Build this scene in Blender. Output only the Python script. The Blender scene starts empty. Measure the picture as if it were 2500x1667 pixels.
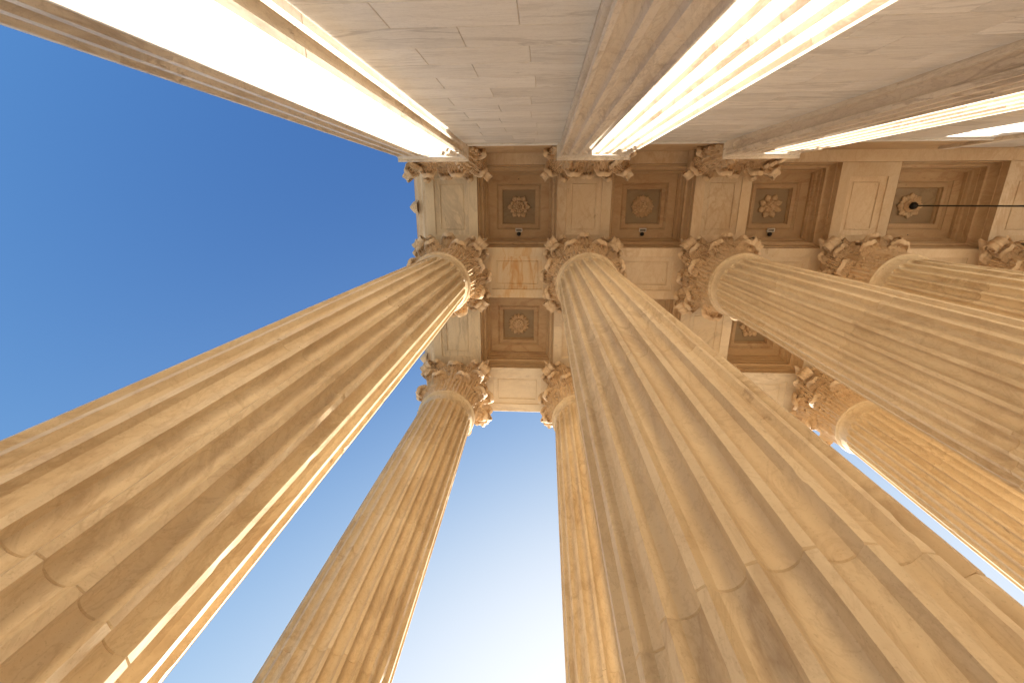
import bpy, bmesh, math, random
from mathutils import Matrix, Vector

random.seed(7)
SC = bpy.context.scene
COL = SC.collection
S = 10.5            # metres per model unit (eye level to soffit = 1 unit)
ZC = 1.8            # eye height above the portico floor
PI = math.pi

# ------------------------------------------------------------------ camera
Rw = ((0.99794469, 0.00296255, 0.06401259),
      (0.01583569, 0.95654776, -0.29114534),
      (-0.06209363, 0.29156063, 0.95453485))      # right, image-down, forward
cam = bpy.data.cameras.new('camera')
cam.sensor_fit = 'HORIZONTAL'
cam.sensor_width = 36.0
cam.lens = 36.0 * 1092.11 / 2500.0
cam.clip_start = 0.05
cam.clip_end = 6000
camo = bpy.data.objects.new('camera', cam)
r, d, f = (Vector(v) for v in Rw)
M = Matrix((( r.x, -d.x, -f.x, 0), (r.y, -d.y, -f.y, 0), (r.z, -d.z, -f.z, ZC), (0, 0, 0, 1)))
camo.matrix_world = M
COL.objects.link(camo)
SC.camera = camo

# ------------------------------------------------------------------ light
SUN_EL, SUN_AZ = math.radians(15.5), math.radians(17.2)     # azimuth from +Y towards +X
w = bpy.data.worlds.new('World')
SC.world = w
w.use_nodes = True
wn = w.node_tree
bg = wn.nodes['Background']
sky = wn.nodes.new('ShaderNodeTexSky')
sky.sky_type = 'NISHITA'
sky.sun_disc = False
sky.sun_elevation = SUN_EL
sky.sun_rotation = SUN_AZ
sky.altitude = 0
sky.air_density = 0.7
sky.dust_density = 6.0
sky.ozone_density = 6.0
bg.inputs['Strength'].default_value = 0.12
# the photograph's contrast and highlight shoulder, applied alike to the whole sky
gam = wn.nodes.new('ShaderNodeGamma'); gam.inputs['Gamma'].default_value = 1.5
wn.links.new(sky.outputs[0], gam.inputs['Color'])
def vmath(op, a_, b_):
    n = wn.nodes.new('ShaderNodeVectorMath'); n.operation = op
    for i_, v_ in enumerate((a_, b_)):
        if isinstance(v_, float): n.inputs[i_].default_value = (v_, v_, v_)
        else: wn.links.new(v_, n.inputs[i_])
    return n.outputs[0]
xs_ = vmath('MULTIPLY', gam.outputs[0], 0.79)
sh_ = vmath('DIVIDE', xs_, vmath('ADD', vmath('MULTIPLY', xs_, 0.9), 1.0))
wn.links.new(vmath('ADD', vmath('MULTIPLY', sh_, 2.35), vmath('MULTIPLY', xs_, 0.012)), bg.inputs['Color'])
sun = bpy.data.lights.new('sun', 'SUN')
sun.energy = 5.0
sun.angle = math.radians(0.5)
sun.color = (1.0, 0.94, 0.84)
suno = bpy.data.objects.new('sun', sun)
D = Vector((math.sin(SUN_AZ) * math.cos(SUN_EL), math.cos(SUN_AZ) * math.cos(SUN_EL), math.sin(SUN_EL)))
suno.rotation_euler = D.to_track_quat('Z', 'Y').to_euler()
suno.location = (10, 30, 30)
COL.objects.link(suno)
SC.view_settings.view_transform = 'Standard'
SC.view_settings.look = 'None'
SC.view_settings.exposure = 1.82
SC.view_settings.gamma = 1.0
SC.view_settings.use_curve_mapping = False
SC.cycles.max_bounces = 12
SC.cycles.diffuse_bounces = 8

# ------------------------------------------------------------------ materials
def stone(name, base, alt, vein, stretch=(1, 1, 1), vein_amt=0.6, vscale=1.0, rough=0.55, tint=0.10, bump=0.15, blotch=None, streak=0.0):
    m = bpy.data.materials.new(name)
    m.use_nodes = True
    nt = m.node_tree
    N = nt.nodes.new
    L = nt.links.new
    b = nt.nodes['Principled BSDF']
    b.inputs['Roughness'].default_value = rough
    b.inputs['Specular IOR Level'].default_value = 0.3
    geo = N('ShaderNodeNewGeometry')
    oi = N('ShaderNodeObjectInfo')
    mul = N('ShaderNodeVectorMath'); mul.operation = 'SCALE'
    mul.inputs[0].default_value = (37.0, 61.0, 23.0)
    L(oi.outputs['Random'], mul.inputs['Scale'])
    add = N('ShaderNodeVectorMath'); add.operation = 'ADD'
    L(geo.outputs['Position'], add.inputs[0]); L(mul.outputs[0], add.inputs[1])
    mp = N('ShaderNodeMapping')
    mp.inputs['Scale'].default_value = stretch
    mp.inputs['Rotation'].default_value = (0.12, 0.18, 0.1)
    L(add.outputs[0], mp.inputs['Vector'])
    def noise(scale, detail, dist=0.0, rgh=0.55):
        n = N('ShaderNodeTexNoise')
        n.inputs['Scale'].default_value = scale
        n.inputs['Detail'].default_value = detail
        n.inputs['Roughness'].default_value = rgh
        n.inputs['Distortion'].default_value = dist
        L(mp.outputs[0], n.inputs['Vector'])
        return n
    def ramp(src, stops):
        rp = N('ShaderNodeValToRGB')
        while len(rp.color_ramp.elements) < len(stops):
            rp.color_ramp.elements.new(0.5)
        for e, (p, v) in zip(rp.color_ramp.elements, stops):
            e.position = p; e.color = (v, v, v, 1)
        L(src, rp.inputs[0])
        return rp
    def mix(fac, a, c, mode='MIX'):
        mx = N('ShaderNodeMix'); mx.data_type = 'RGBA'; mx.blend_type = mode
        if isinstance(fac, float): mx.inputs[0].default_value = fac
        else: L(fac, mx.inputs[0])
        for idx, v in ((6, a), (7, c)):
            if isinstance(v, tuple): mx.inputs[idx].default_value = (*v, 1)
            else: L(v, mx.inputs[idx])
        return mx.outputs[2]
    n1 = noise(0.9 * vscale, 5, 0.6)
    c = mix(ramp(n1.outputs[0], [(0.35, 0), (0.68, 1)]).outputs[0], base, alt)
    n4 = noise(5.0 * vscale, 6, 0.8, 0.62)
    c = mix(ramp(n4.outputs[0], [(0.46, 0), (0.72, 0.55)]).outputs[0], c, alt)
    # thin veins: where a warped noise passes its middle value
    n2 = noise(1.3 * vscale, 6, 1.4, 0.6)
    v = ramp(n2.outputs[0], [(0.455, 0), (0.497, vein_amt), (0.503, vein_amt), (0.56, 0)])
    n3 = noise(0.7 * vscale, 3)
    vm = N('ShaderNodeMath'); vm.operation = 'MULTIPLY'
    L(v.outputs[0], vm.inputs[0]); L(ramp(n3.outputs[0], [(0.42, 0.05), (0.62, 1)]).outputs[0], vm.inputs[1])
    c = mix(vm.outputs[0], c, vein)
    if blotch:
        n6 = noise(1.1 * vscale, 7, 2.2, 0.65)
        c = mix(ramp(n6.outputs[0], [(0.62, 0), (0.68, 0.4), (0.8, 0.55)]).outputs[0], c, blotch)
    if streak:
        n7 = noise(4.2 * vscale, 8, 0.9, 0.68)
        c = mix(ramp(n7.outputs[0], [(0.52, 0), (0.60, streak * 0.5), (0.72, streak)]).outputs[0], c, tuple(0.55 * p + 0.45 * q for p, q in zip(alt, vein)))
        n8 = noise(7.0 * vscale, 5, 0.6, 0.6)
        n9 = noise(1.7 * vscale, 3)
        fm = N('ShaderNodeMath'); fm.operation = 'MULTIPLY'
        L(ramp(n8.outputs[0], [(0.64, 0), (0.70, 0.6)]).outputs[0], fm.inputs[0]); L(ramp(n9.outputs[0], [(0.52, 0), (0.62, 1)]).outputs[0], fm.inputs[1])
        c = mix(fm.outputs[0], c, tuple(0.75 * q for q in vein))
        n10 = noise(2.6 * vscale, 7, 2.5, 0.6)
        c = mix(ramp(n10.outputs[0], [(0.465, 0), (0.4985, streak * 0.6), (0.5015, streak * 0.6), (0.535, 0)]).outputs[0], c, vein)
    # fine speckle
    n5 = N('ShaderNodeTexNoise'); n5.inputs['Scale'].default_value = 34; n5.inputs['Detail'].default_value = 4
    L(geo.outputs['Position'], n5.inputs['Vector'])
    c = mix(ramp(n5.outputs[0], [(0.55, 0), (0.78, 0.22)]).outputs[0], c, vein)
    n11 = N('ShaderNodeTexNoise'); n11.inputs['Scale'].default_value = 120; n11.inputs['Detail'].default_value = 3
    L(geo.outputs['Position'], n11.inputs['Vector'])
    c = mix(ramp(n11.outputs[0], [(0.60, 0), (0.74, 0.30)]).outputs[0], c, tuple(0.8 * q for q in vein))
    # every block a little lighter or darker
    hs = N('ShaderNodeHueSaturation')
    mr = N('ShaderNodeMapRange')
    mr.inputs[3].default_value = 1 - tint; mr.inputs[4].default_value = 1 + tint
    L(oi.outputs['Random'], mr.inputs[0]); L(mr.outputs[0], hs.inputs['Value'])
    L(c, hs.inputs['Color'])
    L(hs.outputs[0], b.inputs['Base Color'])
    bp = N('ShaderNodeBump'); bp.inputs['Strength'].default_value = bump; bp.inputs['Distance'].default_value = 0.02
    L(n4.outputs[0], bp.inputs['Height'])
    bp2 = N('ShaderNodeBump'); bp2.inputs['Strength'].default_value = bump; bp2.inputs['Distance'].default_value = 0.004
    L(n5.outputs[0], bp2.inputs['Height']); L(bp.outputs[0], bp2.inputs['Normal'])
    L(bp2.outputs[0], b.inputs['Normal'])
    return m

def plain(name, col, rough=0.5, metal=0.0):
    m = bpy.data.materials.new(name); m.use_nodes = True
    nt = m.node_tree; b = nt.nodes['Principled BSDF']
    n = nt.nodes.new('ShaderNodeTexNoise'); n.inputs['Scale'].default_value = 25
    mx = nt.nodes.new('ShaderNodeMix'); mx.data_type = 'RGBA'
    mx.inputs[6].default_value = (*col, 1); mx.inputs[7].default_value = (*[v * 0.8 for v in col], 1)
    nt.links.new(n.outputs[0], mx.inputs[0]); nt.links.new(mx.outputs[2], b.inputs['Base Color'])
    b.inputs['Roughness'].default_value = rough; b.inputs['Metallic'].default_value = metal
    return m

MAT = dict(
    column=stone('column_marble', (0.665, 0.54, 0.36), (0.565, 0.43, 0.262), (0.34, 0.225, 0.125), (1.3, 1.3, 0.55), 0.5, 1.2, tint=0.035, blotch=(0.49, 0.35, 0.20), streak=0.38),
    pilaster=stone('pilaster_marble', (0.74, 0.65, 0.525), (0.66, 0.565, 0.44), (0.33, 0.245, 0.17), (1.6, 1.6, 0.4), 0.6, 1.3, tint=0.06, streak=0.4),
    wall=stone('wall_marble', (0.73, 0.695, 0.63), (0.66, 0.615, 0.54), (0.42, 0.38, 0.33), (0.55, 1.2, 3.2), 0.7, 0.9, tint=0.08, bump=0.06, streak=0.35),
    beam=stone('beam_marble', (0.65, 0.525, 0.36), (0.56, 0.415, 0.255), (0.40, 0.23, 0.11), (1.2, 0.6, 1), 0.45, 0.8, tint=0.07, bump=0.06, streak=0.3),
    beam_rust=stone('beam_rust_marble', (0.66, 0.54, 0.37), (0.60, 0.44, 0.25), (0.52, 0.27, 0.09), (2.2, 0.5, 1), 0.9, 0.55, tint=0.0, bump=0.06, blotch=(0.52, 0.27, 0.09), streak=0.3),
    beam_grey=stone('beam_grey_marble', (0.67, 0.55, 0.37), (0.61, 0.48, 0.305), (0.32, 0.255, 0.185), (1.8, 0.5, 1), 0.55, 0.7, tint=0.0, bump=0.06, streak=0.2),
    beam_pale=stone('beam_pale_marble', (0.68, 0.57, 0.41), (0.62, 0.495, 0.33), (0.42, 0.32, 0.22), (0.6, 1.2, 1), 0.6, 0.8, tint=0.05, bump=0.06, streak=0.25),
    rosette=stone('rosette_marble', (0.62, 0.46, 0.285), (0.54, 0.38, 0.22), (0.27, 0.16, 0.08), (1, 1, 1), 0.4, 2.5, tint=0.06, bump=0.2),
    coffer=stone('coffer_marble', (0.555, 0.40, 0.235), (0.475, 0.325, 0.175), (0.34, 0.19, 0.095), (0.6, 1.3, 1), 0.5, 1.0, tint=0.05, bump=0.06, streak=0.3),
    panel=stone('shade_toned_panel_marble', (0.36, 0.275, 0.165), (0.31, 0.22, 0.125), (0.22, 0.15, 0.085), (0.6, 1.5, 1), 0.6, 1.2, tint=0.05, bump=0.06),  # darker than the coffer marble: recess shade behind rosettes put into the colour
    carved=stone('carved_marble', (0.66, 0.50, 0.32), (0.57, 0.405, 0.235), (0.32, 0.185, 0.09), (1, 1, 1), 0.5, 2.5, tint=0.06, bump=0.3),
    mortar=stone('mortar', (0.60, 0.50, 0.37), (0.55, 0.45, 0.32), (0.4, 0.3, 0.2), tint=0.0),
    paving=stone('paving_stone', (0.68, 0.61, 0.51), (0.61, 0.53, 0.43), (0.45, 0.38, 0.3), tint=0.05, vscale=0.5),
    plaza=stone('plaza_stone', (0.60, 0.55, 0.47), (0.55, 0.49, 0.41), (0.42, 0.37, 0.31), tint=0.0, vscale=0.2),
    black=plain('black_metal', (0.012, 0.011, 0.010), 0.45),
    white=plain('white_plastic', (0.78, 0.75, 0.68), 0.4),
    lens=plain('grey_lens', (0.22, 0.19, 0.15), 0.25),
    glass=plain('lantern_glass', (0.55, 0.50, 0.40), 0.2),
)

# ------------------------------------------------------------------ helpers
def P(x, y, z):                 # model units -> metres
    return (x * S, y * S, ZC + z * S)

def mesh(name, verts, faces, mat, angle=35, solid=0.0):
    me = bpy.data.meshes.new(name)
    me.from_pydata([(v[0] * S, v[1] * S, v[2] * S) for v in verts], [], faces)
    me.validate()
    bm = bmesh.new(); bm.from_mesh(me)
    bmesh.ops.remove_doubles(bm, verts=bm.verts, dist=1e-5)
    if solid:
        bmesh.ops.solidify(bm, geom=bm.faces[:], thickness=solid * S)
    bmesh.ops.recalc_face_normals(bm, faces=bm.faces)
    bm.to_mesh(me); bm.free()
    me.shade_smooth()
    me.set_sharp_from_angle(angle=math.radians(angle))
    me.materials.append(MAT[mat])
    return me

def put(name, me, parent=None, loc=(0, 0, 0), rot=(0, 0, 0), scale=None):
    o = bpy.data.objects.new(name, me)
    o.location = [c * S for c in loc]
    o.rotation_euler = rot
    if scale: o.scale = scale
    COL.objects.link(o)
    if parent: o.parent = parent
    return o

def thing(name, label, cat, loc, group=None, rotz=0):
    o = bpy.data.objects.new(name, None)
    o.empty_display_size = 0.3
    o.location = P(*loc)
    o.rotation_euler = (0, 0, rotz)
    o['label'] = label; o['category'] = cat
    if group: o['group'] = group
    COL.objects.link(o)
    return o

def dup(src, parent):
    c = src.copy(); COL.objects.link(c); c.parent = parent
    for ch in src.children: dup(ch, c)
    return c

class MB:
    def __init__(s): s.v = []; s.f = []
    def box(s, x0, x1, y0, y1, z0, z1):
        n = len(s.v)
        s.v += [(x, y, z) for z in (z0, z1) for y in (y0, y1) for x in (x0, x1)]
        s.f += [tuple(n + i for i in q) for q in ((0, 2, 3, 1), (4, 5, 7, 6), (0, 1, 5, 4), (2, 6, 7, 3), (0, 4, 6, 2), (1, 3, 7, 5))]
        return s
    def grid(s, rows, closed=False):
        n = len(s.v); k = len(rows[0])
        for rw in rows: s.v += rw
        for i in range(len(rows) - 1):
            for j in range(k if closed else k - 1):
                a = n + i * k + j; b2 = n + i * k + (j + 1) % k
                s.f.append((a, b2, b2 + k, a + k))
        return s
    def cap(s, idx0, k): s.f.append(tuple(range(idx0, idx0 + k)))
    def lathe(s, prof, n=48, cx=0, cy=0, caps=True):
        i0 = len(s.v)
        s.grid([[(cx + rr * math.cos(2 * PI * j / n), cy + rr * math.sin(2 * PI * j / n), z) for j in range(n)] for rr, z in prof], True)
        if caps:
            s.cap(i0, n); s.cap(i0 + (len(prof) - 1) * n, n)
        return s
    def mesh(s, name, mat, angle=35, solid=0.0): return mesh(name, s.v, s.f, mat, angle, solid)

# ------------------------------------------------------------------ layout (model units, eye at the origin)
X0, PITCH, HW, PC = -0.19539, 0.283845, 0.05703, 0.03165
YA0, YA1, YB0, YB1, YF = -0.08033, 0.0891, 0.20187, 0.37106, 0.48526
YI, YFR = (YA1 + YB0) / 2, (YB1 + YF) / 2
YW, YP = -0.103, -0.0812             # wall face, pilaster face
ZA = 0.846                           # astragal underside
ZFLOOR = -ZC / S
def cx(i): return X0 + i * PITCH + (PC if i >= 4 else 0)
NCOL = 6
XEND = cx(5) + HW

# ------------------------------------------------------------------ ground, platform, roof
def structure(name, me, loc=(0, 0, 0)):
    o = put(name, me, None, loc); o.location.z += ZC; o['kind'] = 'structure'; return o
g = MB(); R = 200.0
g.v += [(-R, -R, ZFLOOR - 0.24), (R, -R, ZFLOOR - 0.24), (R, R, ZFLOOR - 0.24), (-R, R, ZFLOOR - 0.24)]; g.f.append((0, 1, 2, 3))
structure('plaza_ground', g.mesh('plaza_ground', 'plaza'))
g = MB().box(-0.33, 2.2, -0.6, 0.56, ZFLOOR - 0.3, ZFLOOR)
structure('portico_floor', g.mesh('portico_floor', 'paving'))
g = MB()
for k in range(14):
    g.box(-0.33, 2.2, 0.56 + 0.032 * k, 0.592 + 0.032 * k, ZFLOOR - 0.3, ZFLOOR - 0.016 * (k + 1))
structure('entrance_steps', g.mesh('entrance_steps', 'paving'))
g = MB().box(cx(0) - 0.055, 2.2, -0.9, YF - 0.002, 1.15, 1.26)
structure('roof', g.mesh('roof', 'beam'))

# ------------------------------------------------------------------ fluted shafts
def shaft_r(z):
    pts = [(-0.2, 0.0602), (0.1, 0.0597), (0.25, 0.0592), (0.4, 0.0587), (0.55, 0.0577), (0.7, 0.0563), (0.84, 0.0546)]
    for (a, ra), (b, rb) in zip(pts, pts[1:]):
        if z <= b: return ra + (rb - ra) * (z - a) / (b - a)
    return pts[-1][1]
NF, NSEG = 24, 8
ZHEAD = 0.8185                        # where the rounded flute heads start
def fl_scale(z, a, ztop):
    h = z - ztop
    if h <= 0: return 1.0
    q = 1 - (h / a) ** 2
    return math.sqrt(q) if q > 0 else 0.0
def ring(z, inset=0.0, chip=None):
    rr = shaft_r(z)
    if z > 0.834: rr += 0.0035 * ((z - 0.834) / 0.012) ** 2      # flare under the astragal
    pitch = 2 * PI / NF; a = pitch * 0.39                          # half flute angle
    s = fl_scale(z, a * rr, ZHEAD)
    out = []
    for k in range(NF):
        c = pitch * (k + 0.5)
        for j in range(NSEG + 1):
            rr2 = rr - inset - (chip(2 * k + (j == NSEG), z) if chip and j in (0, NSEG) else 0)
            u = -1 + 2 * j / NSEG
            dep = 0.0060 * math.sqrt(max(0, 1 - u * u)) ** 0.95 * s
            th = c + u * a * max(s, 0.02)
            out.append(((rr2 - dep) * math.cos(th), (rr2 - dep) * math.sin(th), z))
    return out
JOINTS = [-0.145, -0.0795, 0.1035, 0.2863, 0.4690, 0.6520, ZA]
def drum_mesh(i, seed):
    z0, z1 = JOINTS[i], JOINTS[i + 1]
    rnd = random.Random(seed)
    marks = {}
    for e in range(NF * 2):                                   # two arrises to each fillet: knocks along them
        lst = []
        for _ in range(rnd.choice((0, 0, 1, 1, 2, 3))):
            lst.append((rnd.uniform(z0, z1), rnd.uniform(0.002, 0.010), 0.0011 * rnd.random() ** 3))
        for zz in (z0, z1):
            if rnd.random() < 0.35: lst.append((zz, rnd.uniform(0.003, 0.010), 0.0014 * rnd.random() ** 2))
        marks[e] = lst
    def chip(e, z):
        v = 0.00010 * rnd.random()
        for zc, ln, dp in marks[e]:
            q = abs(z - zc) / ln
            if q < 1: v += dp * (1 - q * q) * (0.7 + 0.6 * rnd.random())
        return v
    last = i == len(JOINTS) - 2
    n_ = 56 if i > 0 else 4
    zs = [z0, z0 + 0.0005] + [z0 + 0.0005 + (z1 - z0 - 0.001) * k / n_ for k in range(1, n_)]
    if last:
        zs = [z for z in zs if z < 0.81] + [0.81, ZHEAD] + [ZHEAD + 0.0061 * q for q in (0.35, 0.6, 0.78, 0.9, 0.97, 1.0)] + [0.830, 0.834, 0.837, 0.840, 0.843, ZA]
    else:
        zs += [z1 - 0.0005, z1]
    b = MB(); rows = []
    for n, z in enumerate(zs):
        ins = 0.0006 if (n == 0 or (n == len(zs) - 1 and not last)) else 0.0
        rows.append(ring(z, ins, chip if i > 0 and z < 0.815 else None))
    b.grid(rows, True)
    k = len(rows[0]); b.cap(0, k); b.cap((len(rows) - 1) * k, k)
    return b.mesh('column_drum', 'column', 28)
DRUMS = [[drum_mesh(i, 10 * i + v) for v in range(2)] for i in range(len(JOINTS) - 1)]

ASTR = [(0.053, ZA - 0.001), (0.0585, ZA - 0.001), (0.0586, ZA + 0.0005), (0.0592, ZA + 0.0009)]
ASTR += [(0.0585 + 0.0022 * math.cos(a), ZA + 0.0033 + 0.0022 * math.sin(a)) for a in [(-80 + 20 * q) * PI / 180 for q in range(9)]] + [(0.053, ZA + 0.0060)]
astr_me = MB().lathe(ASTR, 72).mesh('astragal', 'column', 40)
zb = ZFLOOR
base_me = (MB().lathe([(0.082, zb + 0.014), (0.084, zb + 0.019), (0.082, zb + 0.024), (0.072, zb + 0.026), (0.070, zb + 0.031), (0.073, zb + 0.035), (0.0745, zb + 0.038), (0.072, zb + 0.041), (0.062, zb + 0.042), (0.0606, JOINTS[0])], 48)
           .box(-0.086, 0.086, -0.086, 0.086, zb, zb + 0.014).mesh('base', 'column', 30))

# ------------------------------------------------------------------ carved pieces
def leaf_mesh(H, W, rc, lean, seed, R=0.056, flat=False, fan=0.74, turn=165, thick=0.0030):
    nt_, nu = 48, 36
    tb = 0.58
    rows = []
    rnd = random.Random(seed)
    ph = [rnd.uniform(-.2, .2) for _ in range(8)]
    for i in range(nt_ + 1):
        t = i / nt_
        if t < tb:
            q = t / tb
            rho, h = lean * q * q, (H - rc * 0.9) * q
            tx, tz = 2 * lean * q, (H - rc * 0.9)
        else:
            q = (t - tb) / (1 - tb); a = q * math.radians(turn)
            rho = lean + rc * (1 - math.cos(a)); h = (H - rc * 0.9) + rc * math.sin(a) * 0.9
            tx, tz = math.sin(a), math.cos(a)
        ln = math.hypot(tx, tz) or 1
        nx, nz = tz / ln, -tx / ln           # spine normal, on the side that faces outwards at the foot
        if t < 0.45: wv = 0.82 + 0.20 * math.sin(t / 0.45 * PI / 2)
        elif t < 0.68: wv = 1.02 - (1.02 - fan) * ((t - 0.45) / 0.23) ** 1.2
        else: wv = fan * math.sqrt(max(0.0, 1 - ((t - 0.68) / 0.325) ** 2.6))
        lob = 0.70 + 0.30 * abs(math.sin(PI * 4 * t / 0.68 + 0.35)) ** 0.55 if t < 0.68 else 0.90 + 0.10 * abs(math.sin(PI * 10 * t))
        wv *= lob * (0.94 + 0.06 * abs(math.sin(PI * 15 * t)))
        front, back = [], []
        for j in range(nu + 1):
            u = -1 + 2 * j / nu
            y = u * W * wv
            dd = W * 0.16 * (1 - abs(u) ** 1.6)
            nr = 3.0 if t < 0.64 else 5.5
            dd += W * (0.065 if t < 0.64 else 0.05) * math.cos(2 * PI * nr * u) * min(1, t * 5)
            dd += W * 0.06 * math.exp(-(u / 0.10) ** 2)                      # midrib
            dd += W * 0.20 * max(0, abs(u) - 0.62) ** 1.2 * (1 if t < 0.7 else 0)   # lobes turned up at the rim
            for k in (0, 1, 2, 3):                                           # drilled eyes between the lobes
                tk = 0.68 * (k + 0.92 + ph[k] * 0.3) / 4.0
                for sg in (-1, 1):
                    e = ((t - tk) / 0.018) ** 2 + ((u - sg * 0.56) / 0.07) ** 2
                    dd -= W * 1.0 * math.exp(-e)
            for sg in (-0.36, 0.0, 0.36):                                    # cuts between the ribs of the curled tip
                e = ((t - 0.86) / 0.03) ** 2 + ((u - sg) / 0.06) ** 2
                dd -= W * 0.34 * math.exp(-e) if t > 0.7 else 0
            bend = 0 if flat else (y * y) / (2 * R) * (1 if t < tb else 0.5)
            x0 = rho - bend
            front.append((x0 + nx * dd, y, h + nz * dd))
            bd = min(dd, 0) * 0.9 - thick
            back.append((x0 + nx * bd, y * 0.97, h + nz * bd))
        rows.append(front + back[::-1])
    m_ = MB().grid(rows, True)
    k = len(rows[0]); m_.cap(0, k); m_.cap((len(rows) - 1) * k, k)
    return m_.mesh('acanthus_leaf', 'carved', 38)

def ribbon(path, wid, thick, name='volute', groove=0.35):
    rows = []
    for i, (x, z) in enumerate(path):
        a = path[max(0, i - 1)]; b = path[min(len(path) - 1, i + 1)]
        tx, tz = b[0] - a[0], b[1] - a[1]; ln = math.hypot(tx, tz) or 1
        nx, nz = -tz / ln, tx / ln
        w2 = wid(i / (len(path) - 1)); t2 = thick
        prof = [(-1, -1), (-1, 1), (-0.7, 1.0), (-0.5, groove), (0, groove * 0.4), (0.5, groove), (0.7, 1.0), (1, 1), (1, -1), (0.7, -1), (0.4, -groove), (0, -groove * .4), (-0.4, -groove), (-0.7, -1)]
        rows.append([(x + nx * t2 * q, w2 * p, z + nz * t2 * q) for p, q in prof])
    b = MB().grid(rows, True)
    k = len(rows[0]); b.cap(0, k); b.cap((len(rows) - 1) * k, k)
    return b.mesh(name, 'carved', 40)
def spiral(xs, zs, xc, zc, r0, turns, n=34):
    pts = []
    for i in range(12):
        q = i / 11
        # quadratic curve up to the top of the scroll
        x1, z1 = xs + 0.25 * (xc - xs), zc + r0 * 0.9
        pts.append(((1 - q) ** 2 * xs + 2 * q * (1 - q) * x1 + q * q * xc, (1 - q) ** 2 * zs + 2 * q * (1 - q) * z1 + q * q * (zc + r0)))
    for i in range(1, n + 1):
        q = i / n; a = PI / 2 - q * turns * 2 * PI; rr = r0 * (1 - 0.8 * q)
        pts.append((xc + rr * math.cos(a), zc + rr * math.sin(a)))
    return pts
LEAF1 = [leaf_mesh(0.064, 0.0255, 0.0120, 0.004, s) for s in (1, 2)]
LEAF2 = [leaf_mesh(0.100, 0.0250, 0.0130, 0.0085, s) for s in (3, 4)]
LEAF3 = [leaf_mesh(0.060, 0.0150, 0.0095, 0.010, s, fan=0.8) for s in (5, 6)]
FLAT1 = [leaf_mesh(0.072, 0.0275, 0.0130, 0.004, s, flat=True) for s in (7, 8)]
FLAT2 = [leaf_mesh(0.106, 0.0260, 0.0135, 0.006, s, flat=True) for s in (9, 10)]
VOL = ribbon(spiral(0.056, 0.070, 0.0925, 0.1175, 0.0135, 1.55), lambda t: 0.0085 - 0.002 * t, 0.0017)
HELIX = ribbon(spiral(0.000, 0.000, 0.0150, 0.036, 0.0085, 1.4), lambda t: 0.0040, 0.0014, 'helix')

def petal_mesh(L, W, bulge, lift=0.0, mat='rosette', ribs=0.0):
    n, k = 10, 10; rows = []
    for i in range(n + 1):
        t = i / n
        wv = W * max(0.03, math.sin(PI * (0.10 + 0.88 * t) ** 0.9)) ** 0.7
        fr_, bk = [], []
        for j in range(k + 1):
            u = -1 + 2 * j / k
            zz = bulge * math.sin(PI * min(1, t * 0.80 + 0.15)) * (1 - 0.6 * u * u) + lift * t * t
            zz -= bulge * 0.35 * math.exp(-(u / 0.16) ** 2) * (1 - t)
            zz += ribs * math.cos(PI * 3 * u) * math.sin(PI * t)
            fr_.append((L * t, u * wv, -zz)); bk.append((L * t * 0.97, u * wv * 0.95, -zz * 0.4 + 0.0014))
        rows.append(fr_ + bk[::-1])
    b = MB().grid(rows, True); q = len(rows[0]); b.cap(0, q); b.cap((len(rows) - 1) * q, q)
    return b.mesh('petal', mat, 50)
FPET = petal_mesh(0.0150, 0.0075, 0.006, 0.002, 'carved')
boss_me = MB().lathe([(0.0, 0.002), (0.0035, 0.0018), (0.006, 0.0), (0.0065, -0.003), (0.004, -0.006)], 20).mesh('bud', 'carved', 50)

def abacus_mesh(c, mid, z0, z1, cut=0.010):
    def outline(sc):
        pts = []
        for q in range(4):
            a0 = q * PI / 2
            m_ = 14
            for i in range(m_ + 1):
                s = -1 + 2 * i / m_
                y = s * (c - cut * 0.5); x = mid + (c - cut * 0.35 - mid) * abs(s) ** 2.2
                x *= sc; y2 = y * sc
                pts.append((x * math.cos(a0) - y2 * math.sin(a0), x * math.sin(a0) + y2 * math.cos(a0)))
        return pts
    prof = [(0.90, z0), (0.905, z0 + 0.003), (0.93, z0 + 0.0065), (0.975, z0 + 0.0085), (0.975, z0 + 0.0095), (1.0, z0 + 0.0105), (1.0, z1)]
    b = MB(); rows = [[(x, y, z) for x, y in outline(sc)] for sc, z in prof]
    b.grid(rows, True); k = len(rows[0]); b.cap(0, k); b.cap((len(rows) - 1) * k, k)
    return b.mesh('abacus', 'carved', 30)
ZK = ZA + 0.006
HK = 1.0 - ZK
ABACUS = abacus_mesh(0.0805, 0.0605, HK - 0.016, HK - 0.0003)
BELL = MB().lathe([(0.050, 0), (0.053, 0.002), (0.0535, 0.05), (0.0555, 0.09), (0.060, 0.122), (0.063, 0.128), (0.062, 0.1315), (0.058, HK - 0.014)], 48).mesh('capital_bell', 'carved', 40)

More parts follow.
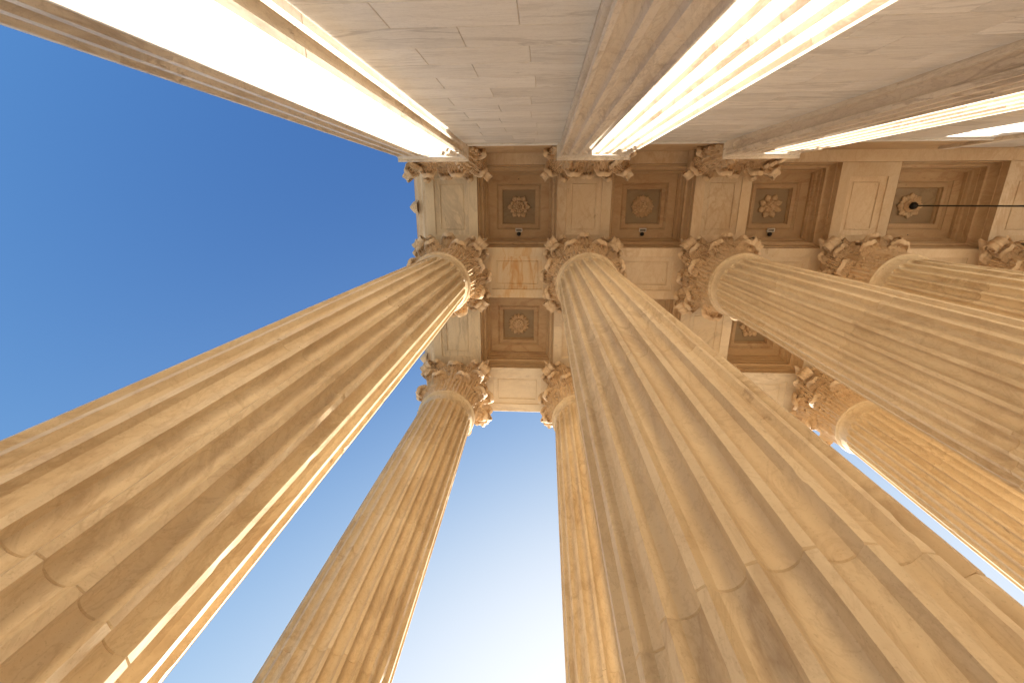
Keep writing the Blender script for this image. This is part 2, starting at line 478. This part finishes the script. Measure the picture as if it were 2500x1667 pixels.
def make_capital(parent):
    # the bell is the part; leaves, scrolls, abacus and flowers are its pieces
    cap = put('capital', BELL, parent, (0, 0, ZK))
    for k in range(8):
        a = (k + 0.5) * PI / 4
        put('acanthus_leaf', LEAF1[k % 2], cap, (0.054 * math.cos(a), 0.054 * math.sin(a), 0), (0, 0, a))
        a = k * PI / 4
        put('acanthus_leaf', LEAF2[k % 2], cap, (0.0535 * math.cos(a), 0.0535 * math.sin(a), 0.001), (0, 0, a))
    for q in range(4):
        for s in (-1, 1):
            a = q * PI / 2 + PI / 4 + s * 0.30
            put('acanthus_leaf', LEAF3[(q + (s > 0)) % 2], cap, (0.057 * math.cos(a), 0.057 * math.sin(a), 0.066), (0, s * 0.0, a - s * 0.15), (1.25, 1, 1))
            a = q * PI / 2 + s * 0.17
            put('helix', HELIX, cap, (0.060 * math.cos(a + s * 0.22), 0.060 * math.sin(a + s * 0.22), 0.082), (0, 0, q * PI / 2 - s * 1.25))
        a = q * PI / 2 + PI / 4
        put('volute', VOL, cap, (0, 0, 0), (0, 0, a - 0.055))
        put('volute', VOL, cap, (0, 0, 0), (0, 0, a + 0.055))
        a = q * PI / 2
        fl = put('flower', boss_me, cap, (0.067 * math.cos(a), 0.067 * math.sin(a), HK - 0.013), (0, -PI / 2 - 0.35, a))
    put('abacus', ABACUS, cap)
    return cap
# a flower with petals: joined into the bud so the column keeps three levels
bmf = bmesh.new(); bmf.from_mesh(boss_me)
for k in range(6):
    t_ = bmesh.new(); t_.from_mesh(FPET)
    bmesh.ops.rotate(t_, verts=t_.verts, cent=(0, 0, 0), matrix=Matrix.Rotation(k * PI / 3, 3, 'Z'))
    tm = bpy.data.meshes.new('t'); t_.to_mesh(tm); t_.free(); bmf.from_mesh(tm); bpy.data.meshes.remove(tm)
bmf.to_mesh(boss_me); bmf.free()

# ------------------------------------------------------------------ columns
COLUMN_LABEL = {
    ('I', 0): 'broad fluted column sweeping to the lower left corner, sunlit along its right edge',
    ('I', 1): 'huge fluted marble column nearest the viewer, spreading to the lower right corner',
    ('I', 2): 'shaded fluted column leaning off the right edge, third in the inner row from the open left end',
    ('I', 3): 'fluted column just above the widest right-hand shaft, half hidden behind it, running off at the right',
    ('I', 4): 'column of which only the carved capital shows at the right edge, beyond the hanging lamp rod',
    ('I', 5): 'inner row fluted column second beyond the hanging lamp rod',
    ('F', 0): 'slender fluted column standing free in the sky between the two big inner columns',
    ('F', 1): 'front row fluted column half hidden behind the huge middle column, sky on its left',
    ('F', 2): 'front row fluted column wholly behind the huge middle column',
    ('F', 3): 'front row fluted column at lower right with a sliver of sky beside its sunlit edge',
    ('F', 4): 'front row fluted column opposite the hanging lamp, right of the door axis',
    ('F', 5): 'front row fluted column second to the right of the door axis',
}
proto = None
for row, y in (('I', YI), ('F', YFR)):
    for i in range(NCOL):
        t = thing('fluted_column', COLUMN_LABEL[row, i], 'column', (cx(i), y, 0), 'fluted columns of the portico')
        if proto is None:
            proto = t
            put('base', base_me, t)
            for k, dm in enumerate(DRUMS): put('column_drum', dm[0], t)
            put('astragal', astr_me, t)
            make_capital(t)
        else:
            for ch in proto.children:
                c = dup(ch, t)
                if c.name.startswith('column_drum'):
                    k = int(round([d_[0].name for d_ in DRUMS].index(ch.data.name)))
                    c.data = DRUMS[k][(i + k + (row == 'F')) % 2]
                    c.rotation_euler.z = 2 * PI / NF * random.randrange(NF)

# ------------------------------------------------------------------ pilasters
PWH = 0.0585
def pil_ring(z, inset=0.0):
    a = 0.0060
    s = fl_scale(z, a, ZHEAD)
    flare = 0.003 * max(0, (z - 0.834) / 0.012) ** 2
    hw, yp = PWH + flare - inset, YP - YP + flare - inset      # local: face at y = 0
    pts = []
    def flute(p0, tdir, ndir, c):
        for j in range(NSEG + 1):
            u = -1 + 2 * j / NSEG
            dep = 0.0056 * math.sqrt(max(0, 1 - u * u)) * s
            off = c + u * a * max(s, 0.02)
            pts.append((p0[0] + tdir[0] * off - ndir[0] * dep, p0[1] + tdir[1] * off - ndir[1] * dep, z))
    dpt = YW - YP                                              # back plane (negative)
    pts.append((-hw, dpt - 0.004, z))
    flute((-hw, 0), (0, 1), (-1, 0), dpt * 0.5)
    pts.append((-hw, yp, z))
    pitch = 2 * PWH / 7
    for k in range(7): flute((0, yp), (1, 0), (0, 1), (k - 3) * pitch * 0.985)
    pts.append((hw, yp, z))
    flute((hw, 0), (0, -1), (1, 0), -dpt * 0.5)
    pts.append((hw, dpt - 0.004, z))
    return pts
PJ = [ZFLOOR, -0.0795, 0.1035, 0.2863, 0.4690, 0.6520, ZA]
PB = []
for i in range(len(PJ) - 1):
    z0, z1 = PJ[i], PJ[i + 1]; last = i == len(PJ) - 2
    zs = [z0, z0 + 0.0006, (z0 + z1) / 2]
    zs += ([0.80, ZHEAD] + [ZHEAD + 0.0059 * q for q in (0.35, 0.6, 0.78, 0.9, 0.97, 1.0)] + [0.830, 0.834, 0.838, 0.842, ZA]) if last else [z1 - 0.0006, z1]
    rows = [pil_ring(z, 0.0006 if (n == 0 or (n == len(zs) - 1 and not last)) else 0) for n, z in enumerate(zs)]
    b = MB().grid(rows, True); k = len(rows[0]); b.cap(0, k); b.cap((len(rows) - 1) * k, k)
    PB.append(b.mesh('shaft_block', 'pilaster', 28))
def pil_band(prof, name, mat):
    dpt = YW - YP - 0.003
    rows = [[(-PWH - o, dpt, z), (-PWH - o, o * 1.25, z), (PWH + o, o * 1.25, z), (PWH + o, dpt, z)] for o, z in prof]
    b = MB().grid(rows, True); b.cap(0, 4); b.cap((len(rows) - 1) * 4, 4)
    return b.mesh(name, mat, 35)
PAST = pil_band([(-0.002, ZA - 0.001), (0.0035, ZA - 0.001), (0.0036, ZA + 0.0006)] + [(0.0034 + 0.0022 * math.cos(q), ZA + 0.0033 + 0.0022 * math.sin(q)) for q in [(-80 + 20 * n) * PI / 180 for n in range(9)]] + [(-0.002, ZA + 0.006)], 'astragal', 'pilaster')
dpt = YW - YP
PBELL = MB().grid([[(-h, dpt - 0.003, z), (-h, y, z), (h, y, z), (h, dpt - 0.003, z)] for h, y, z in ((0.0545, -0.003, 0), (0.0545, -0.003, 0.09), (0.060, 0.003, 0.125), (0.063, 0.006, 0.131), (0.058, 0.001, HK - 0.014))], True)
PBELL.cap(0, 4); PBELL.cap(16, 4)
PBELL = PBELL.mesh('pilaster_bell', 'carved', 30)
ab = []
for sc, z in ((0.92, HK - 0.016), (0.93, HK - 0.011), (0.98, HK - 0.0075), (1.0, HK - 0.0055), (1.0, HK - 0.0003)):
    rr = [(-0.078 * sc, dpt - 0.002, z)]
    for n in range(13):
        s = -1 + n / 6
        rr.append((0.078 * s * sc, (0.006 + 0.018 * abs(s) ** 2.2) * sc, z))
    rr.append((0.078 * sc, dpt - 0.002, z)); ab.append(rr)
b = MB().grid(ab, True); k = len(ab[0]); b.cap(0, k); b.cap(4 * k, k)
PABAC = b.mesh('pilaster_abacus', 'carved', 30)
PIL_LABEL = ['fluted end pilaster against open sky, most of its face blazing in sunlight',
             'fluted pilaster in the middle of the wall, left part shaded and right part sunlit',
             'fluted pilaster at the right with thin sunlit stripes and mottled brown side']
for i in range(3):
    t = thing('fluted_pilaster', PIL_LABEL[i], 'pilaster', (cx(i), YP, 0), 'fluted pilasters along the wall')
    for me in PB: put('shaft_block', me, t)
    put('astragal', PAST, t)
    cap = put('capital', PBELL, t, (0, 0, ZK))
    for k, x in enumerate((-0.0285, 0.0285)): put('acanthus_leaf', FLAT1[k], cap, (x, -0.003, 0), (0, 0, PI / 2))
    put('acanthus_leaf', FLAT2[0], cap, (0, -0.003, 0.002), (0, 0, PI / 2))
    for s in (-1, 1):
        a = PI / 2 - s * PI / 4
        put('acanthus_leaf', FLAT2[1], cap, (s * 0.054, -0.0035, 0.0), (0, 0, a))
        put('acanthus_leaf', FLAT1[0], cap, (s * 0.0545, dpt + 0.008, 0), (0, 0, 0 if s > 0 else PI), (1, 0.62, 1))
        put('acanthus_leaf', LEAF3[0], cap, (s * 0.030, -0.001, 0.064), (0, 0, PI / 2 - s * 0.45), (1.3, 1, 1))
        put('volute', VOL, cap, (s * 0.0545 - s * 0.0405, -0.0035 - 0.0405, 0), (0, 0, a))
        put('helix', HELIX, cap, (s * 0.022, 0.0, 0.082), (0, 0, PI / 2 + s * 1.15))
    put('flower', boss_me, cap, (0, 0.013, HK - 0.012), (0, -PI / 2 - 0.35, PI / 2))
    put('abacus', PABAC, cap)

# ------------------------------------------------------------------ wall of marble blocks
wall = thing('portico_wall', 'pale marble block wall behind the pilasters, rising to the coffered ceiling', 'wall', (0, 0, 0))
b = MB().box(cx(0) - PWH + 0.002, 2.2, -0.9, YW - 0.0008, ZFLOOR, ZA)
b.box(cx(0) - PWH + 0.002, 2.2, -0.9, YW - 0.0008, ZA, 1.15)
put('wall_core', b.mesh('wall_core', 'mortar'), wall)
blk_cache = {}
def block(x0, x1, z0, z1, mat='wall', name='stone_block', gap=0.00016, cham=0.0004, proud=0.0):
    wq, hq = x1 - x0 - 2 * gap, z1 - z0 - 2 * gap
    key = (round(wq, 5), round(hq, 5), mat)
    if key not in blk_cache:
        w2, h2 = wq / 2, hq / 2
        rows = [[(-a, y, -c), (a, y, -c), (a, y, c), (-a, y, c)] for a, c, y in ((w2, h2, -0.012), (w2, h2, -cham), (w2 - cham, h2 - cham, 0))]
        bb = MB().grid(rows, True); bb.cap(8, 4)
        blk_cache[key] = bb.mesh(name, mat, 20)
    return put(name, blk_cache[key], wall, ((x0 + x1) / 2, YW + proud, (z0 + z1) / 2))
CH = 0.0372
spans = [(cx(0) + PWH, cx(1) - PWH), (cx(1) + PWH, cx(2) - PWH), (cx(2) + PWH, 0.735)]
zc_ = 0.3115 - CH * 3
row_i = 0
zlist = []
while zc_ < ZA - 0.004:
    zlist.append(zc_); zc_ += CH
zlist.append(ZA - 0.001)
for n in range(len(zlist) - 1):
    off = 0.0408 if n % 2 else 0.0
    for (a, c) in spans:
        xs = [a]
        k = -8
        while True:
            xj = -0.0110 + off + 0.0815 * k + (0.004 * math.sin(n * 2.3 + k)); k += 1
            if xj >= c - 0.012: break
            if xj > a + 0.012: xs.append(xj)
        xs.append(c)
        for x0, x1 in zip(xs, xs[1:]): block(x0, x1, zlist[n], zlist[n + 1])
for (a, c) in spans:                         # lower wall out of sight of the photograph, and the plain wall beyond the door
    block(a, c, ZFLOOR, zlist[0])
block(0.89, 1.55, ZFLOOR, ZA - 0.001)
block(1.55, 2.2, ZFLOOR, ZA - 0.001)
# band along the head of the wall and the veined slabs above it
prof = [(0, ZA - 0.001), (0.0028, ZA - 0.001), (0.0030, ZA + 0.0006)] + [(0.0030 + 0.0018 * math.cos(q), ZA + 0.0033 + 0.0022 * math.sin(q)) for q in [(-80 + 20 * n) * PI / 180 for n in range(9)]] + [(0, ZA + 0.006)]
for a, c in spans[:2] + [(cx(2) + PWH, 1.0), (1.0, 1.6)]:
    rows = [[(x, YW - 0.001 + o, z) for o, z in prof] for x in (a, c)]
    put('wall_band', MB().grid(rows).mesh('wall_band', 'wall', 35), wall)
zs_ = ZA + 0.006
for a, c in ((cx(0) + 0.05, -0.055), (-0.055, cx(1) - 0.05), (cx(1) + 0.05, 0.235), (0.235, cx(2) - 0.05), (cx(2) + 0.05, 0.52), (0.52, 0.735), (0.735, 0.95), (0.95, 1.25), (1.25, 1.6)):
    block(a, c, zs_, 1.0, 'coffer', 'frieze_slab')
door = thing('door_surround', 'plain upright marble strip at the right edge of the wall beyond the last pilaster', 'door surround', (0, 0, 0))
put('jamb', MB().box(0.738, 0.756, YW - 0.002, YW + 0.006, ZFLOOR, 0.955).mesh('jamb', 'pilaster'), door)
put('jamb', MB().box(0.872, 0.890, YW - 0.002, YW + 0.006, ZFLOOR, 0.955).mesh('jamb', 'pilaster'), door)
put('lintel', MB().box(0.756, 0.872, YW - 0.004, YW + 0.003, 0.70, 0.955).mesh('lintel', 'wall'), door)
put('door_panel', MB().box(0.756, 0.872, YW - 0.004, YW + 0.001, ZFLOOR, 0.70).mesh('door_panel', 'panel'), door)

# ------------------------------------------------------------------ beams
ZTOP = 1.152
def beam(label, x0, x1, y0, y1, panel=None, name='ceiling_beam', cat='beam', group='marble ceiling beams', mat='beam'):
    """box with its soffit at z=1; panel = (cx, cy, half x, half y) of a sunk panel in the soffit"""
    mx, my = (x0 + x1) / 2, (y0 + y1) / 2
    t = thing(name, label, cat, (mx, my, 1.0), group)
    hx, hy = (x1 - x0) / 2, (y1 - y0) / 2
    h = ZTOP - 1
    b = MB()
    e = 0.0007
    rows = [[(-a, -c, z), (a, -c, z), (a, c, z), (-a, c, z)] for a, c, z in ((hx, hy, h), (hx, hy, e), (hx - e, hy - e, 0))]
    if panel:
        px, py, qx, qy = panel; px -= mx; py -= my
        rows.append([(px - qx, py - qy, 0), (px + qx, py - qy, 0), (px + qx, py + qy, 0), (px - qx, py + qy, 0)])
        b.grid(rows, True)
        put('beam_body', b.mesh('beam_body', mat, 25), t)
        pr = [(0, 0), (0, 0.0022), (-0.0006, 0.0026), (-0.0040, 0.0030), (-0.0075, 0.0042), (-0.0105, 0.0046), (-0.0105, 0.0040), (-0.0112, 0.0034), (-0.0122, 0.0034), (-0.0128, 0.0042), (-0.0128, 0.0055)]
        q = MB().grid([[(px - qx - o, py - qy - o, z), (px + qx + o, py - qy - o, z), (px + qx + o, py + qy + o, z), (px - qx - o, py + qy + o, z)] for o, z in pr], True)
        q.cap((len(pr) - 1) * 4, 4)
        put('soffit_panel', q.mesh('soffit_panel', mat, 25), t)
    else:
        b.grid(rows, True); b.cap(8, 4)
        put('beam_body', b.mesh('beam_body', mat, 25), t)
    return t
A_LAB = ['ceiling beam over the end pilaster, grey veined, open sky on its left', 'ceiling beam between the first and second coffers from the left end, above the middle pilaster',
         'ceiling beam just right of the second coffer along the wall, mottled brown', 'ceiling beam just left of the coffer with the hanging lamp rod',
         'ceiling beam right of the lamp coffer, at the right edge', 'ceiling beam second beyond the lamp coffer']
B_LAB = ['ceiling beam with a dark grey stain between the end inner column and the slender free column', 'ceiling beam mostly hidden behind the huge middle column',
         'ceiling beam streaked pale, beside the half-hidden coffer right of the huge middle column', 'front bay ceiling beam behind the wide right-hand column',
         'front bay ceiling beam right of the door axis', 'front bay ceiling beam second right of the door axis']
for i in range(NCOL):
    beam(A_LAB[i], cx(i) - HW, cx(i) + HW, YA0 + 0.0002, YA1 - 0.0002, (cx(i), (YA0 + YA1) / 2, 0.0370, 0.0575), mat='beam_grey' if i == 0 else 'beam')
    beam(B_LAB[i], cx(i) - HW, cx(i) + HW, YB0 + 0.0002, YB1 - 0.0002, (cx(i), (YB0 + YB1) / 2, 0.0370, 0.0575), mat='beam_grey' if i == 0 else 'beam_pale')
I_LAB = ['beam with rust-orange streaks between the capitals of the two big inner columns', 'beam between the huge middle column and the next inner capital to its right',
         'beam between the third and fourth inner capitals, under the coffer with the third rosette', 'inner row beam below the lamp coffer at the right edge', 'inner row beam beyond the lamp coffer']
F_LAB = ['pale front beam with open sky below it, between the slender column and its half-hidden neighbour', 'front beam hidden behind the huge middle column',
         'front beam left of the lower right capital, seen past the huge middle column', 'front beam across the door axis, behind the wide right-hand column', 'front beam right of the door axis']
for i in range(NCOL - 1):
    x0 = cx(i) if i else cx(0) - HW
    x1 = cx(i + 1) if i < NCOL - 2 else XEND
    mid = (cx(i) + cx(i + 1)) / 2; ext = PC / 2 if i == 3 else 0
    beam(I_LAB[i], x0 + 0.0001, x1 - 0.0001, YA1, YB0, (mid, YI, 0.0575 + ext, 0.0370), mat='beam_rust' if i == 0 else 'beam')
    beam(F_LAB[i], x0 + 0.0001, x1 - 0.0001, YB1, YF, (mid, YFR, 0.0575 + ext, 0.0370), 'front_beam', 'beam', 'front beams over the outer columns', 'beam_pale')
beam('narrow wall beam along the back edge of the coffers above the wall', cx(0) - HW, XEND, YW - 0.001, YA0, None, 'wall_beam')

# ------------------------------------------------------------------ coffers with rosettes
def rect_rows(pr, hx, hy, h0=0.0849):
    ex, ey = hx - h0, hy - h0
    return [[(-h - ex, -h - ey, z), (h + ex, -h - ey, z), (h + ex, h + ey, z), (-h - ex, h + ey, z)] for h, z in pr]
MOLD = [(0.0848, 0.0), (0.0848, 0.0150), (0.0832, 0.0152), (0.0832, 0.0190)]
MOLD += [(0.0832 - 0.0052 * (1 - math.cos(q)), 0.0190 + 0.0180 * math.sin(q)) for q in [n * PI / 14 for n in range(1, 8)]]
MOLD += [(0.0766, 0.0372), (0.0766, 0.0500), (0.0752, 0.0502), (0.0748, 0.0540)]
MOLD += [(0.0748 - 0.0046 * q, 0.0540 + 0.0140 * (q + 0.16 * math.sin(2 * PI * q))) for q in [n / 7 for n in range(1, 8)]]
MOLD += [(0.0690, 0.0684), (0.0690, 0.0766)]
BAND = [(0.0690, 0.0766), (0.0519, 0.0766)]
INNER = [(0.0519, 0.0766), (0.0519, 0.0792), (0.0506, 0.0794), (0.0494, 0.0806), (0.0480, 0.0832), (0.0462, 0.0836), (0.0462, 0.0817), (0.0392, 0.0817), (0.0392, 0.0880), (0.0380, 0.0884), (0.0372, 0.0905), (0.0372, 0.0935)]
PETS = dict(
    big=petal_mesh(0.0125, 0.0062, 0.0046, 0.002), round8=petal_mesh(0.0150, 0.0066, 0.0052, 0.003, ribs=0.0),
    leafy=petal_mesh(0.0140, 0.0046, 0.0042, 0.002, ribs=0.0011), small=petal_mesh(0.0070, 0.0020, 0.0026, 0.001),
    mid=petal_mesh(0.0095, 0.0042, 0.0036, 0.002), fat=petal_mesh(0.0135, 0.0056, 0.0050, 0.003, ribs=0.0008))
HUB = MB().lathe([(0.0, -0.0135), (0.0022, -0.0132), (0.0030, -0.0118), (0.0033, -0.0105), (0.0046, -0.0118), (0.0058, -0.0118), (0.0064, -0.0100), (0.0066, -0.0088), (0.0120, -0.0076), (0.0135, -0.0050), (0.0140, 0.0)], 36).mesh('rosette', 'rosette', 40)
HUB2 = MB().lathe([(0.0, -0.0125), (0.0030, -0.0120), (0.0042, -0.0100), (0.0044, -0.0085), (0.0075, -0.0095), (0.0088, -0.0080), (0.0095, -0.0060), (0.0125, -0.0050), (0.0135, 0.0)], 36).mesh('rosette', 'rosette', 40)
def rosette(parent, kind):
    def ringp(me, n, r0, z, ph=0.0, sc=1.0):
        for k in range(n):
            a = 2 * PI * k / n + ph
            put('petal', me, ro, (r0 * math.cos(a), r0 * math.sin(a), z), (0, 0, a), (sc, sc, sc))
    ro = put('rosette', HUB if kind in (0, 4) else HUB2, parent, (0, 0, 0.0935))
    if kind == 0:
        ringp(PETS['big'], 6, 0.0145, -0.0015); ringp(PETS['mid'], 6, 0.0125, -0.0022, PI / 6, 1.1); ringp(PETS['small'], 12, 0.0070, -0.0070, PI / 12)
    elif kind == 1:
        ringp(PETS['leafy'], 12, 0.0120, -0.0015); ringp(PETS['small'], 6, 0.0052, -0.0070, 0, 1.2); ringp(PETS['mid'], 12, 0.0120, -0.0005, PI / 12, 1.25)
    elif kind == 2:
        ringp(PETS['round8'], 8, 0.0115, -0.0015, PI / 8); ringp(PETS['small'], 8, 0.0062, -0.0060, 0, 1.2)
    elif kind == 3:
        ringp(PETS['round8'], 8, 0.0120, -0.0015); ringp(PETS['mid'], 8, 0.0125, -0.0005, PI / 8, 1.2)
    else:
        ringp(PETS['fat'], 8, 0.0130, -0.0015, PI / 8); ringp(PETS['leafy'], 8, 0.0125, -0.0008, 0, 0.98); ringp(PETS['small'], 10, 0.0070, -0.0070, 0, 1.0)
    return ro
COF = [
    ('A', 0, 0, 'coffer by the end pilaster, its rosette having six broad petals'),
    ('A', 1, 1, 'coffer above the middle pilaster whose rosette has twelve ribbed petals'),
    ('A', 2, 2, 'coffer with a plain eight petal rosette, right of the middle pilaster and columns'),
    ('A', 3, 3, 'wide coffer whose rosette carries the black lamp rod'),
    ('A', 4, 1, 'coffer beyond the lamp coffer along the wall'),
    ('B', 0, 4, 'coffer of the front bay framed by four column capitals, with round leafy rosette'),
    ('B', 1, 2, 'front bay coffer hidden behind the huge middle column'),
    ('B', 2, 0, 'half hidden front bay coffer peeping out between the huge middle column and the next shaft'),
    ('B', 3, 3, 'wide front bay coffer on the door axis'),
    ('B', 4, 1, 'front bay coffer beyond the door axis'),
]
COF_ME = {}
for rowk, i, kind, lab in COF:
    mx = (cx(i) + cx(i + 1)) / 2
    my, hy = ((YA0 + YA1) / 2, (YA1 - YA0) / 2 - 0.0001) if rowk == 'A' else ((YB0 + YB1) / 2, (YB1 - YB0) / 2 - 0.0001)
    hx = (cx(i + 1) - cx(i)) / 2 - HW - 0.0001
    t = thing('coffer', lab, 'ceiling coffer', (mx, my, 1.0), 'square coffers in the portico ceiling')
    key = (round(hx, 4), round(hy, 4))
    if key not in COF_ME:
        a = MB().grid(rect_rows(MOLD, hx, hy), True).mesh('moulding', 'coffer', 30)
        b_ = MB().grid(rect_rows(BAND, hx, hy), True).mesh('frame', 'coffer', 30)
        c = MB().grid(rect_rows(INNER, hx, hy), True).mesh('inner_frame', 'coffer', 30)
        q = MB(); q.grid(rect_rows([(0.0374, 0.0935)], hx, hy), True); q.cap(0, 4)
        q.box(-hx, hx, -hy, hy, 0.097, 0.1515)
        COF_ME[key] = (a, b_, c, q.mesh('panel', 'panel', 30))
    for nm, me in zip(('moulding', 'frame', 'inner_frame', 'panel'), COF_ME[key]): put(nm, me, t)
    rosette(t, kind)
    if rowk == 'A' and i in (0, 3):
        hole = MB().lathe([(0.0, -0.0004), (0.0011, -0.0004), (0.0013, 0.0005)], 12).mesh('anchor_hole', 'black')
        put('anchor_hole', hole, t, (0.0, -0.0605 if i == 0 else 0.062, 0.0764))

# ------------------------------------------------------------------ small lamps on the coffer frames
ball = MB().lathe([(0.0, -0.0062), (0.0026, -0.0058), (0.0043, -0.0040), (0.0048, -0.0015), (0.0040, 0.0010), (0.0030, 0.0022), (0.0, 0.0022)], 20).mesh('mount', 'black', 60)
arm = MB().box(-0.0009, 0.0009, -0.0062, 0.0, -0.0048, -0.0030).mesh('arm', 'black')
fr = MB()
fr.box(-0.0070, 0.0070, -0.0032, -0.0020, -0.0022, 0.0020).box(-0.0070, 0.0070, 0.0020, 0.0032, -0.0022, 0.0020)
fr.box(-0.0070, -0.0056, -0.0020, 0.0020, -0.0022, 0.0020).box(0.0056, 0.0070, -0.0020, 0.0020, -0.0022, 0.0020)
fr.box(-0.0056, 0.0056, -0.0020, 0.0020, 0.0008, 0.0020)
hous = fr.mesh('housing', 'white')
ln = MB().box(-0.0055, 0.0055, -0.0019, 0.0019, -0.0012, 0.0006)
lens_me = ln.mesh('lens', 'lens')
LAMP_LAB = ['small white framed lamp on a black mount in the coffer nearest the end pilaster', 'small white framed lamp on a black mount under the twelve petal rosette', 'small white framed lamp on a black mount under the plain eight petal rosette']
for i in range(3):
    mx = (cx(i) + cx(i + 1)) / 2; my = (YA0 + YA1) / 2
    t = thing('ceiling_lamp', LAMP_LAB[i], 'lamp', (mx + 0.0003, my + 0.0605, 1.0766), 'small lamps on the coffer frames')
    put('mount', ball, t, (0, 0, -0.002))
    put('arm', arm, t)
    h = put('housing', hous, t, (0.0004, -0.0092, -0.0050), (0.25, 0, 0), (1.12, 1.2, 1))
    put('lens', lens_me, h)

# ------------------------------------------------------------------ hanging lantern
mx, my = (cx(3) + cx(4)) / 2, (YA0 + YA1) / 2
t = thing('hanging_lantern', 'black lantern rod hanging from the rosette of the wide coffer', 'lantern', (mx, my, 1.0935))
put('ceiling_rose', MB().lathe([(0.0, -0.0220), (0.0030, -0.0215), (0.0062, -0.0185), (0.0082, -0.0140), (0.0078, -0.0118), (0.0, -0.0110)], 28).mesh('ceiling_rose', 'black', 60), t)
put('rod', MB().lathe([(0.00145, -0.42), (0.00145, -0.018)], 12).mesh('rod', 'black', 60), t)
cage = MB().lathe([(0.004, -0.405), (0.030, -0.43), (0.034, -0.435), (0.034, -0.440), (0.004, -0.440)], 6)
cage.lathe([(0.004, -0.540), (0.028, -0.540), (0.030, -0.545), (0.010, -0.560), (0.004, -0.575)], 6)
for k in range(6):
    a = k * PI / 3
    cage.box(0.031 * math.cos(a) - 0.0015, 0.031 * math.cos(a) + 0.0015, 0.031 * math.sin(a) - 0.0015, 0.031 * math.sin(a) + 0.0015, -0.54, -0.44)
cg = put('cage', cage.mesh('cage', 'black'), t)
put('glass', MB().lathe([(0.027, -0.5399), (0.028, -0.4401)], 6).mesh('glass', 'glass'), cg)

# ------------------------------------------------------------------ outer entablature: frieze, cornice and lion heads
ent = thing('entablature', 'outer frieze and cornice of the portico roof along its open left end', 'entablature', (0, 0, 1.0))
def sweep(prof, name, mat='beam'):
    xl, yf_ = cx(0) - HW, YF
    rows = []
    for o, z in prof:
        rows.append([(xl - o, -0.9, z), (xl - o, yf_ + o, z), (2.2, yf_ + o, z)])
    return put(name, MB().grid(rows).mesh(name, mat, 30), ent)
sweep([(0.0004, 0.002), (0.0004, 0.026), (0.0028, 0.0265), (0.0028, 0.052), (0.0052, 0.0525), (0.0052, 0.076), (0.010, 0.082), (0.013, 0.086), (0.013, 0.092), (0.004, 0.0925)], 'architrave')
sweep([(0.004, 0.0925), (0.004, 0.165)], 'frieze')
cor = [(0.004, 0.165), (0.008, 0.168), (0.014, 0.176), (0.016, 0.184), (0.052, 0.186), (0.052, 0.206), (0.056, 0.208)]
cor += [(0.056 + 0.030 * q, 0.208 + 0.036 * (q + 0.15 * math.sin(2 * PI * q))) for q in [n / 10 for n in range(1, 11)]] + [(0.0885, 0.244), (0.0885, 0.252), (0.0, 0.262)]
sweep(cor, 'cornice')
# lion head waterspouts
def lion():
    rows = []
    n, k = 12, 20
    for i in range(n + 1):
        t = i / n; x = 0.019 * t
        rr = 0.0155 * math.sqrt(max(0, 1 - (t * 0.97) ** 2.6)) + 0.001
        row = []
        for j in range(k):
            a = 2 * PI * j / k
            q = rr * (1 + 0.10 * math.cos(6 * a) * (1 - t))
            y, z = q * math.cos(a), q * math.sin(a)
            for sy in (-1, 1):                      # brows and eye hollows
                x -= 0
                e = ((y - sy * 0.006) / 0.0035) ** 2 + ((z - 0.003) / 0.003) ** 2
                q2 = 0.0016 * math.exp(-e)
                y -= q2 * math.cos(a)
            xx = x + 0.004 * math.exp(-(y / 0.005) ** 2 - ((z + 0.003) / 0.006) ** 2) * t     # muzzle
            row.append((-xx, y, z))
        rows.append(row)
    b = MB().grid(rows, True); b.cap(n * k, k)
    return b.mesh('lion_head', 'carved', 60)
LION = lion()
for y in (-0.42, -0.208, 0.005, 0.218, 0.431):
    put('lion_head', LION, ent, (cx(0) - HW - 0.076, y, 0.228))
